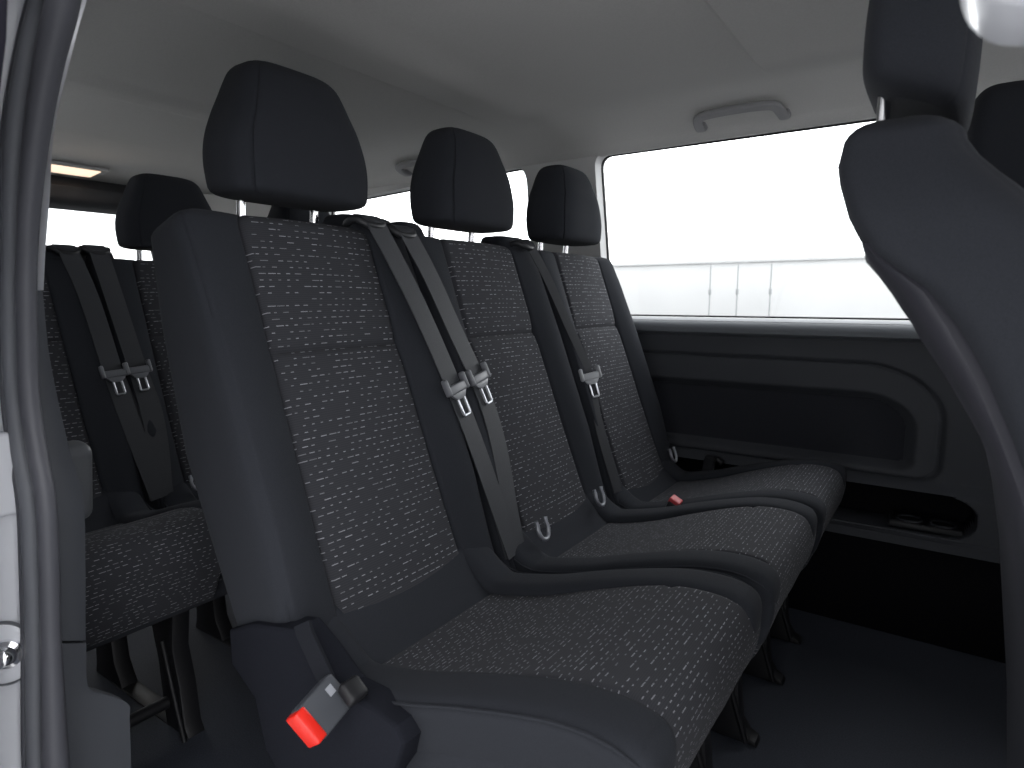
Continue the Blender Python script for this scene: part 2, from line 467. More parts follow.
def build_legs(parent):
    for sy in (-1, 1):
        y = 0.115 * sy
        # front: bent sheet-metal upright with a forward foot and a brace rod
        poly = [(-0.425, -0.61), (-0.325, -0.61), (-0.318, -0.66), (-0.335, -0.76), (-0.315, -0.84), (-0.305, -0.935), (-0.290, -0.960), (-0.272, -0.968), (-0.268, -0.979),
                (-0.385, -0.979), (-0.395, -0.90), (-0.405, -0.80), (-0.430, -0.70)]
        b = prism_bm([(p[0] - RX, p[1] + ZC) for p in poly], y - 0.020, y + 0.020, 'y', 0.004)
        lg = bm_to('leg', b, 'blackm', parent)
        v, f = tube([L(-0.36, y - 0.028 * 1, -0.74), L(-0.325, y - 0.028, -0.86), L(-0.29, y - 0.028, -0.968)], 0.006, 10)
        mk('brace_rod', v, f, 'blackm', lg)
        poly = [(-0.745, -0.60), (-0.665, -0.60), (-0.660, -0.72), (-0.640, -0.90), (-0.600, -0.965), (-0.600, -0.979), (-0.760, -0.979), (-0.745, -0.93), (-0.735, -0.75)]
        b = prism_bm([(p[0] - RX, p[1] + ZC) for p in poly], y - 0.020, y + 0.020, 'y', 0.004)
        bm_to('leg', b, 'blackm', parent)
    v, f = tube([L(-0.375, -0.115, -0.90), L(-0.375, 0.115, -0.90)], 0.014, 12)
    mk('crossbar', v, f, 'blackm', parent)
    for sy in (-1, 1):
        b = rbox_bm((0.30, 0.045, 0.024), 0.006, 2, Matrix.Translation(L(-0.52, 0.115 * sy, -0.966)))
        bm_to('floor_mount', b, 'blackm', parent)

def build_anchor(parent, y):
    c = np.array([-0.700, -0.492])
    pts = []
    for a in np.linspace(-0.15 * math.pi, 1.15 * math.pi, 14):
        pts.append((0.019 * math.cos(a), -0.022 * math.sin(a)))
    pts = [(0.019, 0.020)] + pts + [(-0.019, 0.020)]
    path = [L(c[0] + 0.020 + 0.35 * -b * 1.0, y + a, c[1] + b) for a, b in pts]
    v, f = tube(path, 0.0048, 10, sx=1.0)
    mk('child_seat_anchor', v, f, 'dullsteel', parent)['label'] = 'grey metal loop'

def build_shoulder(parent, y, wy):
    rings = []
    for z, k in ((0.02, 0.94), (0.06, 1.0), (0.11, 1.0), (0.138, 0.97), (0.154, 0.90), (0.163, 0.78), (0.167, 0.6)):
        rg = []
        for q in np.linspace(0, 2 * math.pi, 48, endpoint=False):
            c_, s_ = math.cos(q), math.sin(q); e = 2 / 4.5
            rg.append(L(-1.008 - 0.30 * (z - 0.14) + 0.052 * k * abs(c_) ** e * (1 if c_ > 0 else -1), y + (wy / 2 - 0.03 * (1 - k)) * abs(s_) ** e * (1 if s_ > 0 else -1), z))
        rings.append(rg)
    v, f, _ = loft(rings, True, (True, True))[0]
    mk('belt_shoulder', v, f, 'fabric', parent, angle=60)

def build_hinge_cover(parent):
    poly = [(-0.862, -0.500), (-0.80, -0.470), (-0.700, -0.448), (-0.66, -0.470), (-0.61, -0.505), (-0.545, -0.505), (-0.508, -0.512), (-0.496, -0.532), (-0.510, -0.570),
            (-0.555, -0.640), (-0.61, -0.70), (-0.735, -0.71), (-0.785, -0.665), (-0.805, -0.590), (-0.862, -0.555)]
    b = prism_bm([(p[0] - RX, p[1] + ZC) for p in poly], -0.252, -0.205, 'y', 0.007, 3)
    bm_to('hinge_cover', b, 'carpet', parent, angle=30)

def seat(x, y, label, anchors, hinge=False):
    r = root('passenger_seat', (RX, y, 0), label, 'seat', None)
    build_backrest(r); build_cushion(r); build_legs(r); build_headrest(r)
    for a in anchors: build_anchor(r, a)
    if hinge: build_hinge_cover(r)
    return r

def copy_tree(o, parent=None):
    c = o.copy(); COL.objects.link(c)
    if parent is not None: c.parent = parent
    for ch in list(o.children): copy_tree(ch, c)
    return c

G2, G3 = 'middle row of passenger seats', 'rear row of passenger seats'
near = seat(0, 0.742, 'dark cloth seat by the open door, shown whole beside a red buckle', (), True)
near['group'] = G2
build_shoulder(near, 0.170, 0.140)
mid = root('passenger_seat', (RX, 1.242, 0), 'middle seat of the front bench, between the door-side seat and the window-side seat', 'seat', G2)
for ch in near.children:
    if ch.name.split('.')[0] not in ('child_seat_anchor', 'hinge_cover', 'belt_shoulder'): copy_tree(ch, mid)
build_shoulder(mid, 0.190, 0.130); build_shoulder(mid, -0.212, 0.070)
build_anchor(mid, -0.135); build_anchor(mid, 0.135)
far = root('passenger_seat', (RX, 1.742, 0), 'dark cloth seat of the front bench beside the large side window and grey wall panel', 'seat', G2)
for ch in mid.children:
    if not ch.name.startswith(('child_seat_anchor', 'belt_shoulder')): copy_tree(ch, far)
build_anchor(far, 0.155)
for seat_, dz in ((mid, -0.014), (far, -0.030)):
    for ch in seat_.children:
        if ch.name.split('.')[0] in ('cushion', 'side_bolster', 'seat_pan'): ch.location.z += dz
DX3, DY3, DZ3 = -1.035, -0.192, -0.022
for src, lb in ((near, 'rear row seat half hidden behind the door pillar, only a strip of dashed cloth showing'),
                (mid, 'rear row seat behind the door-side seat, its headrest against the rear window'),
                (far, 'farthest rear row seat, a sliver of headrest seen under the nearest headrest')):
    c = root('passenger_seat', (RX + DX3, src.location.y + DY3, DZ3), lb, 'seat', G3)
    for ch in src.children:
        if not ch.name.startswith('hinge_cover'): copy_tree(ch, c)

# ------------------------------------------------------------------ seat belts
def ribbon(path, nrm, w, th=0.0022):
    """Flat strap along points, face towards nrm -> verts, faces."""
    P = np.array(path, float); rings = []
    for i in range(len(P)):
        t = P[min(i + 1, len(P) - 1)] - P[max(i - 1, 0)]; t /= np.linalg.norm(t)
        nn = np.array(nrm[i] if isinstance(nrm, list) else nrm, float)
        a = np.cross(t, nn); a /= np.linalg.norm(a); b = np.cross(a, t)
        if np.dot(b, nn) < 0: b = -b
        e = 0.0012
        rings.append([P[i] + a * (w / 2) - b * th / 2, P[i] + a * (w / 2 + e * 0) + b * th / 2, P[i] + a * w / 4 + b * (th / 2 + e * .3),
                      P[i] - a * w / 4 + b * (th / 2 + e * .3), P[i] - a * (w / 2) + b * th / 2, P[i] - a * (w / 2) - b * th / 2])
    v, f, _ = loft(rings, True, (True, True))[0]
    return v, f

def seat_belt(pts, tpos, label, group, yaw=0.0, width=0.049, cover='tongue_cover', base=(0, 0, 0)):
    """pts: points down the backrest (cabin coordinates, relative heights); tpos: fraction where the latch plate sits."""
    o = Vector((pts[-1][0], pts[-1][1], pts[-1][2] + ZC))
    r = root('seat_belt', o, label, 'seat belt', group)
    P = crom([(p[0], p[1], p[2] + ZC) for p in pts], 60) - np.array(o)
    nb = np.array([math.cos(LEAN), -0.25 * math.sin(yaw), math.sin(LEAN)]); nb /= np.linalg.norm(nb)
    # strap with a loop over the guide at its top
    t0 = P[0] - P[1]; t0 /= np.linalg.norm(t0)
    head = [P[0] + np.array([-0.070, 0, -0.045]), P[0] + np.array([-0.060, 0, -0.005]), P[0] + np.array([-0.035, 0, 0.014]), P[0] + np.array([-0.012, 0, 0.010])]
    path = np.vstack([crom(head + [P[0]], 14)[:-1], P])
    nr = []
    for i in range(len(path)):
        t = path[min(i + 1, len(path) - 1)] - path[max(i - 1, 0)]
        side = np.array([0.0, 1, 0.0]) + nb * math.sin(yaw)
        n = np.cross(t, side); n /= np.linalg.norm(n)
        if i > 14 and np.dot(n, nb) < 0: n = -n
        if i <= 14 and n[2] < 0 and n[0] < 0: n = -n
        nr.append(n)
    v, f = ribbon(path, nr, width)
    mk('webbing', v, f, 'belt', r, angle=50)
    # second layer of the loop, lying under the first
    k = int(14 + 60 * tpos)
    low = path[k - 3:].copy(); off = np.linspace(0, 1, len(low))[:, None]
    low = low - nb * 0.006 + np.array([0, 0.012, 0]) * np.sin(off * math.pi)
    v, f = ribbon(low, nr[k - 3:], width)
    mk('webbing', v, f, 'belt', r, angle=50)
    # guide: shoulder moulding where the strap comes out of the backrest
    g = P[0]
    ring = []
    for a in np.linspace(0, 2 * math.pi, 28, endpoint=False):
        c_, s_ = math.cos(a), math.sin(a)
        ring.append(g + np.array([-0.030 + 0.030 * s_ * 1.0, 0.033 * abs(c_) ** 0.6 * (1 if c_ > 0 else -1), 0.004 + 0.010 * s_ - 0.022 * max(0, s_) ** 2]))
    v, f = tube(ring, 0.0075, 10, closed=True)
    mk('belt_guide', v, f, 'blackp', r)
    # latch plate: moulded bar across the strap, steel tongue with its slot
    t = path[min(k + 1, len(path) - 1)] - path[k - 1]; t /= np.linalg.norm(t)
    n = nr[k]
    m = axes(path[k] + n * 0.006, t, np.cross(n, t))          # x down the strap, y across, z out
    def T(p): return tuple(m @ Vector(p))
    b = bmesh.new()
    rbox_bm((0.020, 0.056, 0.012), 0.004, 3, m @ Matrix.Translation((0.004, 0, 0.000)), b)
    for s_ in (-1, 1):
        rbox_bm((0.036, 0.009, 0.015), 0.004, 3, m @ Matrix.Translation((-0.004, s_ * 0.030, 0.001)), b)
    lp = bm_to('latch_plate', b, cover, r)
    b = prism_bm([(-0.016, -0.0215), (-0.004, -0.0235), (-0.004, 0.0235), (-0.016, 0.0215)], 0.0066, 0.0078, 'z', 0)
    bmesh.ops.transform(b, matrix=m, verts=b.verts)
    # neck and looped tongue
    neck = [(0.012, -0.026), (0.020, -0.020), (0.027, -0.012), (0.027, 0.012), (0.020, 0.020), (0.012, 0.026)]
    b.free()
    b = prism_bm(neck, -0.003, 0.003, 'z', 0.001)
    bmesh.ops.transform(b, matrix=m, verts=b.verts)
    bm_to('tongue_neck', b, cover, lp)
    lo = rrect(0.022, 0.062, -0.0105, 0.0105, 0.004, 4)
    v, f = tube([T((p[0], p[1], 0.0)) for p in lo], 0.0028, 8, closed=True)
    mk('tongue', v, f, 'steel', lp)['label'] = 'pale steel tongue with a long slot'
    # end anchor hidden in the cushion gap
    return r

GB = 'belts of the middle row'; GR = 'belts of the rear row'
A = [(-0.925, 0.875, 0.148), (-0.898, 0.907, 0.067), (-0.861, 0.942, -0.042), (-0.811, 0.976, -0.188), (-0.770, 0.996, -0.308), (-0.696, 1.022, -0.526)]
B = [(-0.921, 0.959, 0.136), (-0.892, 0.994, 0.050), (-0.853, 1.026, -0.065), (-0.813, 1.059, -0.183), (-0.773, 1.066, -0.301), (-0.701, 1.038, -0.511)]
C_ = [(-0.923, 1.426, 0.142), (-0.892, 1.469, 0.051), (-0.856, 1.505, -0.057), (-0.806, 1.545, -0.202), (-0.754, 1.521, -0.356), (-0.698, 1.524, -0.522)]
seat_belt(A, 0.475, 'left strap of the pair hanging between the door-side seat and the middle seat', GB)
seat_belt(B, 0.46, 'right strap of the pair, lying along the edge of the middle seat', GB)
seat_belt(C_, 0.53, 'single narrow looking strap crossing the bolster of the window-side seat', GB, yaw=0.5, width=0.026, cover='latchgrey')
A3 = [(-1.963, 0.738, 0.131), (-1.917, 0.762, -0.003), (-1.846, 0.778, -0.213), (-1.807, 0.789, -0.327), (-1.734, 0.817, -0.541)]
B3 = [(-1.964, 0.813, 0.135), (-1.917, 0.825, -0.003), (-1.845, 0.841, -0.216), (-1.805, 0.845, -0.336), (-1.736, 0.831, -0.536)]
seat_belt(A3, 0.475, 'rear row strap nearer the door pillar, left of two on the black bolster', GR)
seat_belt(B3, 0.475, 'rear row strap on the right of the two lying on the black bolster', GR)

def buckle(c, axis, width, label, button='red', L_=0.060, stalk=None, group=None, W_=0.044, sticker=False):
    c = Vector((c[0], c[1], c[2] + ZC))
    r = root('belt_buckle', c, label, 'belt buckle', group)
    m = axes((0, 0, 0), axis, width)                    # x towards the button, y across
    b = rbox_bm((L_, W_, 0.026), 0.004, 3, m)
    hs = bm_to('housing', b, 'darkp' if sticker else 'blackp', r)
    b = rbox_bm((0.016, W_ - 0.004, 0.0285), 0.003, 3, m @ Matrix.Translation((L_ / 2 + 0.0005, 0, 0.0004)))
    bm_to('release_button', b, button, r)['label'] = 'bright red push button'
    if sticker:
        b = rbox_bm((0.010, 0.012, 0.0006), 0, 1, m @ Matrix.Translation((-0.014, -0.010, 0.0132)))
        bm_to('sticker', b, 'ink', hs)
    if stalk:
        p = [Vector((q[0], q[1], q[2] + ZC)) - c for q in stalk]
        v, f = ribbon(crom([tuple(q) for q in p], 20), (0.35, -0.92, 0.15), 0.024, 0.006)
        mk('stalk', v, f, 'skirt', r)
        b = rbox_bm((0.030, 0.030, 0.018), 0.006, 3, Matrix.Translation((0.026, 0.026, 0.018)) @ Matrix.Rotation(0.6, 4, 'Y')); bm_to('retainer', b, 'blackm', r)
    return r
buckle((-0.606, 0.462, -0.509), (0.13, -0.955, -0.26), tuple([0.585, 0.277, -0.762]), 'black belt buckle with a bright red button hanging at the side of the door-side seat', 'red', L_=0.060, W_=0.050,
       stalk=[(-0.676, 0.488, -0.430), (-0.668, 0.486, -0.441), (-0.648, 0.484, -0.462), (-0.624, 0.482, -0.488), (-0.618, 0.480, -0.500)], sticker=True)
buckle((-0.535, 1.492, -0.528), (0.45, -0.15, 0.85), (0, 1, 0), 'buckle with dull red button sunk into the cushion roll beside the window-side seat', 'pink', L_=0.05, W_=0.030)
buckle((-0.60, 2.01, -0.545), (0.15, -0.1, 0.95), (0.9, 0, 0), 'small dark buckle standing between the window-side seat and the wall panel', 'blackp', L_=0.06, W_=0.034, stalk=[(-0.622, 2.012, -0.56), (-0.63, 2.01, -0.70), (-0.64, 2.005, -0.86), (-0.64, 2.0, -0.975)])

# ------------------------------------------------------------------ front seats
def front_seat(y, label, group, dx=0.0):
    FX = -0.10
    r = root('front_seat', (FX + dx, y, 0), label, 'seat', group)
    if dx: r.scale = (1.4, 1, 1)
    def F(x, yy, z): return (x - FX, yy, z + ZC)
    # silhouette seen from the side: rear edge and front edge against height
    rear = [(-0.080, 0.145), (-0.091, 0.124), (-0.089, 0.105), (-0.077, 0.068), (-0.063, 0.042), (-0.052, 0.030), (-0.022, 0.008), (0.002, -0.023), (0.020, -0.057), (0.040, -0.105), (0.056, -0.147), (0.075, -0.22), (0.090, -0.30), (0.105, -0.42), (0.115, -0.50), (0.125, -0.62), (0.135, -0.76)]
    W = 0.245
    zs = np.linspace(-0.76, 0.130, 60)
    rr = np.array(rear)[::-1]
    rx = np.interp(zs, rr[:, 1], rr[:, 0])
    th = np.interp(zs, [-0.50, -0.3, -0.1, 0.03, 0.09, 0.130], [0.20, 0.20, 0.190, 0.165, 0.122, 0.092])
    wd = np.interp(zs, [-0.50, -0.2, 0.0, 0.07, 0.130], [0.245, 0.25, 0.245, 0.235, 0.21])
    rings = []
    n = 96
    def ring(k, up=0, ins=0.0):
        out = []
        w = wd[k] - ins * 1.6; t = th[k] / 2 - ins; cx = rx[k] + th[k] / 2
        for a in np.linspace(0, 2 * math.pi, n, endpoint=False):
            c_, s_ = math.cos(a), math.sin(a); e = 2 / (4.0 if c_ > 0 else 8.0)
            yy = w * abs(s_) ** e * (1 if s_ >= 0 else -1); xx = t * abs(c_) ** e * (1 if c_ >= 0 else -1)
            k2 = 1
            if xx > 0: xx += 0.008 * math.exp(-((abs(yy) - 0.185) / 0.045) ** 2) * smooth(0, 0.05, xx)
            for sa in (0.98, 2 * math.pi - 0.98):
                k2 -= 0.008 * math.exp(-((a - sa) / 0.028) ** 2)
            out.append(F(cx + xx * k2, yy * k2, zs[k] + up))
        return out
    for k in range(60): rings.append(ring(k))
    for a in np.linspace(0, math.pi / 2, 9)[1:]: rings.append(ring(59, 0.026 * math.sin(a), 0.040 * (1 - math.cos(a))))
    v, f, _ = loft(rings, True, (True, True))[0]
    mk('backrest', v, f, 'fabric', r, angle=60)
    # moulded shell over the rear of the backrest, thicker in the middle, wrapping onto the sides
    rings = []
    for z in np.linspace(-0.76, 0.046, 60):
        x0 = np.interp(z, rr[:, 1], rr[:, 0]); w = np.interp(z, zs, wd) + 0.003
        B = np.interp(z, [-0.50, -0.12, -0.08, -0.04, 0.005, 0.030, 0.046], [0.003, 0.003, 0.010, 0.018, 0.020, 0.008, -0.004])
        x0 -= 0.006 * smooth(-0.02, 0.03, -z)
        outer, inner = [], []
        for q in np.linspace(-1, 1, 41):
            sg = 1 if q >= 0 else -1
            yy = w * 0.94 * sg * (1 - (1 - abs(q)) ** 1.6)
            bul = B * (1 - abs(q) ** 3.0)
            edge = np.interp(z, zs, th) / 2 * (1 - (1 - min(1, abs(yy) / w) ** 8) ** 0.125)
            outer.append(F(x0 - bul + edge - 0.003, yy, z)); inner.append(F(x0 + 0.035, yy * 0.93, z))
        rings.append(outer + inner[::-1])
    v, f, _ = loft(rings, True, (True, True))[0]
    mk('back_shell', v, f, 'shell', r, angle=45)['label'] = 'smooth dark plastic back shell'
    # cushion and slide, for the part below the frame
    b = rbox_bm((0.50, 0.48, 0.14), 0.05, 5, Matrix.Translation(F(0.50, 0, -0.50)))
    bm_to('cushion', b, 'fabric', r)
    b = rbox_bm((0.46, 0.42, 0.40), 0.02, 3, Matrix.Translation(F(0.50, 0, -0.775)))
    bm_to('seat_base', b, 'blackp', r)
    # headrest: dark side cheeks, paler front pad, two chrome posts
    prof = [(0.000, 0.100, 0.030), (0.006, 0.122, 0.042), (0.018, 0.134, 0.049), (0.05, 0.140, 0.052), (0.10, 0.138, 0.052), (0.15, 0.124, 0.048), (0.19, 0.105, 0.042), (0.212, 0.085, 0.034), (0.224, 0.055, 0.022), (0.226, 0.02, 0.01)]
    pz = crom(prof, 36); rings = []
    for z, w, d in pz:
        rg = []
        for a in np.linspace(0, 2 * math.pi, 96, endpoint=False):
            c_, s_ = math.cos(a), math.sin(a); e = 2 / 3.6
            yy = w * abs(s_) ** e * (1 if s_ >= 0 else -1); xx = d * abs(c_) ** e * (1 if c_ >= 0 else -1)
            k = 1
            for sa in (0.90, 2 * math.pi - 0.90): k -= 0.02 * math.exp(-((a - sa) / 0.035) ** 2)
            zz = z + 0.034 * (1 - smooth(0, 0.07, z)) * min(1, max(0, 0.5 - xx / 0.09))
            rg.append(F(-0.039 + xx * 0.94 * k, yy * k, 0.168 + zz))
        rings.append(rg)
    def grp(i, j): return 'pad' if (j <= 14 or j >= 82) else 'body'
    g = loft(rings, True, (True, True), grp)
    h = mk('headrest', g['body'][0], g['body'][1], 'fabric', r, angle=60)
    mk('headrest_pad', g['pad'][0], g['pad'][1], 'fabric', h, angle=60)
    for yy in (-0.07, 0.07):
        v, f = tube([F(-0.066, yy, 0.09), F(-0.066, yy, 0.20)], 0.0062, 14)
        mk('headrest_post', v, f, 'chrome', h)
    return r
front_seat(0.822, 'nearer front seat cut off by the right edge, showing its side and plastic back shell', 'front seats')
front_seat(1.56, 'far front seat, only its black headrest peeking out behind the nearer front seat', 'front seats', 0.080)

# ------------------------------------------------------------------ cabin shell
def st(name, v, f, mat, parent=None, angle=40): return mk(name, v, f, mat, parent, angle=angle, kind='structure')
def zz(p): return [(x, z + ZC) for x, z in p]

XR, XF = -3.36, 1.55
YL = 2.12; YN = 0.30
# floor
b = rbox_bm((XF - XR, YL - 0.22, 0.04), 0, 1, Matrix.Translation(((XF + XR) / 2, (YL + 0.22) / 2, -0.02)))
bm_to('floor', b, 'floor', kind='structure')

# ceiling with pressed ribs, falling away to the sides
def ceil_z(x, y):
    z = 0.600
    z -= 0.022 * smooth(-1.300, -1.270, x) * (1 - smooth(-1.16, -1.02, x))
    z -= 0.004 * smooth(-1.02, -0.55, x)
    z -= 0.012 * smooth(-0.445, -0.425, x)
    z -= 0.014 * (smooth(-2.10, -2.02, x) * (1 - smooth(-1.98, -1.90, x)))
    z -= 0.010 * smooth(-2.72, -2.62, x)
    z -= 0.045 * smooth(-3.0, -3.36, -x if False else x) if False else 0.0
    fl = 0.600 + (z - 0.600) * (1 - smooth(1.68, 1.90, y)) * smooth(0.42, 0.55, y)
    if y > 1.70: fl -= 0.085 * (1 - math.sqrt(max(0, 1 - ((y - 1.70) / 0.42) ** 2)))
    if y < 0.62: fl -= 0.060 * (1 - math.sqrt(max(0, 1 - ((0.62 - y) / 0.34) ** 2)))
    fl -= 0.055 * smooth(2.95, 3.36, -x)
    return fl + ZC
xs = np.unique(np.r_[np.linspace(XR, XF, 150), np.linspace(-1.32, -1.0, 40), np.linspace(-0.47, -0.40, 20), np.linspace(-2.12, -1.88, 24)])
ys = np.unique(np.r_[np.linspace(0.28, YL + 0.02, 40), np.linspace(1.66, YL + 0.02, 26)])
rings = [[(x, y, ceil_z(x, min(y, YL))) for y in ys] for x in xs]
v, f, _ = loft(rings, False)[0]
ce = st('ceiling', v, f, 'liner', angle=80)
sm = ce.modifiers.new('thickness', 'SOLIDIFY'); sm.thickness = 0.03; sm.offset = 1
for p in ce.data.polygons: pass

def holed(name, outer, holes, mat, axis, at, thick, parent=None, kind='structure'):
    """Flat wall with openings: polygon with holes, given thickness."""
    bm = bmesh.new()
    def P(p): return {'y': (p[0], at, p[1]), 'x': (at, p[0], p[1])}[axis]
    es = []
    for lp in [outer] + holes:
        vs = [bm.verts.new(P(p)) for p in lp]
        for i in range(len(vs)): es.append(bm.edges.new((vs[i], vs[(i + 1) % len(vs)])))
    bmesh.ops.triangle_fill(bm, use_beauty=True, edges=es)
    bmesh.ops.dissolve_limit(bm, angle_limit=0.01, verts=bm.verts, edges=bm.edges)
    r = bmesh.ops.extrude_face_region(bm, geom=bm.faces[:])
    d = Vector((0, thick, 0)) if axis == 'y' else Vector((thick, 0, 0))
    bmesh.ops.translate(bm, vec=d, verts=[g for g in r['geom'] if isinstance(g, bmesh.types.BMVert)])
    return bm_to(name, bm, mat, parent, angle=35, kind=kind)

def poly_round(pts, rad, n=6):
    """Polygon with each corner rounded by its own radius."""
    out = []; m = len(pts)
    for i in range(m):
        p0, p, p1 = (np.array(pts[k % m], float) for k in (i - 1, i, i + 1))
        r = rad[i] if isinstance(rad, (list, tuple)) else rad
        a = (p0 - p) / np.linalg.norm(p0 - p); b_ = (p1 - p) / np.linalg.norm(p1 - p)
        half = math.acos(np.clip(np.dot(a, b_), -1, 1)) / 2
        d = r / math.tan(half)
        s0, s1 = p + a * d, p + b_ * d
        for t in np.linspace(0, 1, n):
            out.append(tuple((1 - t) ** 2 * s0 + 2 * t * (1 - t) * p + t * t * s1))
    return out

win1 = poly_round(zz([(-1.040, -0.062), (0.62, -0.062), (0.58, 0.517), (-1.096, 0.524)]), [0.03, 0.05, 0.06, 0.045])
win2 = poly_round(zz([(-1.345, -0.062), (-1.395, 0.522), (-2.62, 0.472), (-2.54, -0.062)]), [0.05, 0.075, 0.07, 0.05])
outer = zz([(XR, -0.075), (1.55, -0.075), (1.55, 0.545), (XR, 0.545)])
holed('wall_left', outer, [win1, win2], 'trimp', 'y', YL, 0.075)

def window(name, loop, axis, at, out, gw=0.012, grow=0.004):
    """Gasket tube round the opening plus a thin pane. out: direction of outside."""
    def P(p, d): return (p[0], at + d, p[1]) if axis == 'y' else (at + d, p[0], p[1])
    e = bpy.data.objects.new(name, None); COL.objects.link(e); e['kind'] = 'structure'
    c = np.mean(np.array(loop), 0)
    path = [P(p, out * 0.004) for p in loop]
    v, f = tube(path, gw * 0.5, 8, closed=True, up=(0, 1, 0) if axis == 'y' else (1, 0, 0))
    g = mk('window_seal', v, f, 'gasket', e); g['kind'] = 'structure'
    bm = bmesh.new()
    vs = [bm.verts.new(P(p, out * 0.020)) for p in loop]; bm.faces.new(vs)
    r = bmesh.ops.extrude_face_region(bm, geom=bm.faces[:])
    bmesh.ops.translate(bm, vec=Vector((0, 0.004 * out, 0)) if axis == 'y' else Vector((0.004 * out, 0, 0)), verts=[q for q in r['geom'] if isinstance(q, bmesh.types.BMVert)])
    q = bm_to('pane', bm, 'glass', e); q['kind'] = 'structure'
    return e
window('window_1', win1, 'y', YL + 0.052, 1)
window('window_2', win2, 'y', YL + 0.052, 1)

# rear wall (tailgate) with its window
rw = poly_round(zz([(0.46, -0.16), (1.72, -0.16), (1.62, 0.415), (0.56, 0.415)]), 0.06)
holed('wall_back', zz([(0.25, -0.98), (2.14, -0.98), (2.14, 0.56), (0.25, 0.56)]), [rw], 'headerp', 'x', XR, -0.04)
window('window_3', rw, 'x', XR, -1)
b = rbox_bm((0.02, 1.86, 0.66), 0.004, 2, Matrix.Translation((XR + 0.012, 1.2, 0.331))); bm_to('back_shade_sheet', b, 'blackb', kind='structure')  # black sheet added to darken the lower back wall, in place of shade
# rear corner pillar trim, far side
b = prism_bm([(-3.35, 2.125), (-3.35, 1.72), (-3.25, 1.80), (-3.05, 1.98), (-2.70, 2.10), (-2.66, 2.125)], ZC - 0.06, ZC + 0.54, 'z', 0.008)
bm_to('trim_1', b, 'trimp', kind='structure', angle=50)
# header over the tailgate window
b = prism_bm([(XR, 0.405 + ZC), (XR + 0.06, 0.42 + ZC), (XR + 0.09, 0.455 + ZC), (XR + 0.09, 0.50 + ZC), (XR + 0.03, 0.56 + ZC), (XR, 0.56 + ZC)], 0.45, 1.72, 'y', 0.006)
bm_to('trim_2', b, 'headerp', kind='structure')

# near-side wall behind the door opening, with the quarter window
wn = poly_round(zz([(-2.62, -0.08), (-1.20, -0.08), (-1.16, 0.47), (-2.66, 0.45)]), 0.06)
holed('wall_right', zz([(XR, -0.98), (-1.00, -0.98), (-0.99, -0.3), (-0.93, 0.0), (-0.88, 0.20), (-0.70, 0.50), (-0.70, 0.54), (XR, 0.54)]), [wn], 'trimp', 'y', YN, -0.03)
window('window_4', wn, 'y', YN, -1)

# ---- lower wall panel: heights in a grid, recess, pocket and ledge pressed into it
def sd_rr(x, z, x0, x1, z0, z1, rtr, rbr, rl=0.03):
    kx = 0.72
    x, x0, x1 = x * kx, x0 * kx, x1 * kx
    cx, cz = (x0 + x1) / 2, (z0 + z1) / 2
    hx, hz = (x1 - x0) / 2, (z1 - z0) / 2
    r = (rtr if z > cz else rbr) if x > cx else rl
    qx, qz = abs(x - cx) - hx + r, abs(z - cz) - hz + r
    return min(max(qx, qz), 0) + math.hypot(max(qx, 0), max(qz, 0)) - r

def panel_y(x, z):
    # base line of the panel against height
    y = np.interp(z, [-0.70, -0.545, -0.515, -0.10, -0.072], [2.055, 2.055, 2.095, 2.105, 2.085])
    d1 = sd_rr(x, z, -1.45, 0.018, -0.515, -0.188, 0.160, 0.045)
    d2 = sd_rr(x, z, -1.45, -0.035, -0.500, -0.268, 0.112, 0.035)
    y += 0.010 * math.exp(-(d1 / 0.005) ** 2)                        # groove
    y += 0.004 * (1 - smooth(-0.012, -0.004, d1))
    y += 0.030 * (1 - smooth(-0.030, 0.0, d2))                       # recess
    d3 = sd_rr(x, z, -1.0, 0.117, -0.662, -0.540, 0.058, 0.052)
    y += 0.110 * (1 - smooth(-0.010, 0.0, d3)) if z > -0.70 else 0
    if z < -0.664: y -= 0.022 * smooth(0.664, 0.670, -z)             # ledge under the pocket
    return min(y, 2.185)
xs = np.unique(np.r_[np.linspace(XR, -1.5, 40), np.linspace(-1.5, -0.35, 110), np.linspace(-0.35, 0.16, 128), np.linspace(0.16, 1.55, 26)])
zs = np.unique(np.r_[np.linspace(-0.695, -0.072, 150), [-0.664, -0.670]])
rings = []
for z in zs: rings.append([(x, panel_y(x, z), z + ZC) for x in xs])
rings.insert(0, [(x, 2.10, -0.700 + ZC) for x in xs])
rings.append([(x, 2.135, -0.066 + ZC) for x in xs])
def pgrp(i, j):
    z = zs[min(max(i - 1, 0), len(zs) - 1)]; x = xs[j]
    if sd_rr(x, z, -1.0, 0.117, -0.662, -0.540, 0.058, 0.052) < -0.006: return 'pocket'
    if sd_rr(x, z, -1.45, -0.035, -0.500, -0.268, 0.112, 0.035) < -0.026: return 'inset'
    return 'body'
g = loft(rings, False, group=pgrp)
wp = st('wall_left_panel', g['body'][0], g['body'][1], 'darkp', angle=50)
st('pocket_inside', g['pocket'][0], g['pocket'][1], 'blackb', wp, angle=50)  # inner faces of the pocket, coloured black
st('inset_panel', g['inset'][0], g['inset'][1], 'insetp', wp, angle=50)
# sill along the window
b = prism_bm([(YL + 0.012, -0.062 + ZC), (2.112, -0.062 + ZC), (2.082, -0.074 + ZC), (2.060, -0.094 + ZC), (2.058, -0.108 + ZC), (2.072, -0.116 + ZC), (2.112, -0.122 + ZC), (YL + 0.012, -0.122 + ZC)], XR, 1.55, 'x', 0.004, 3)
bm_to('trim_3', b, 'sillp', kind='structure', angle=60)
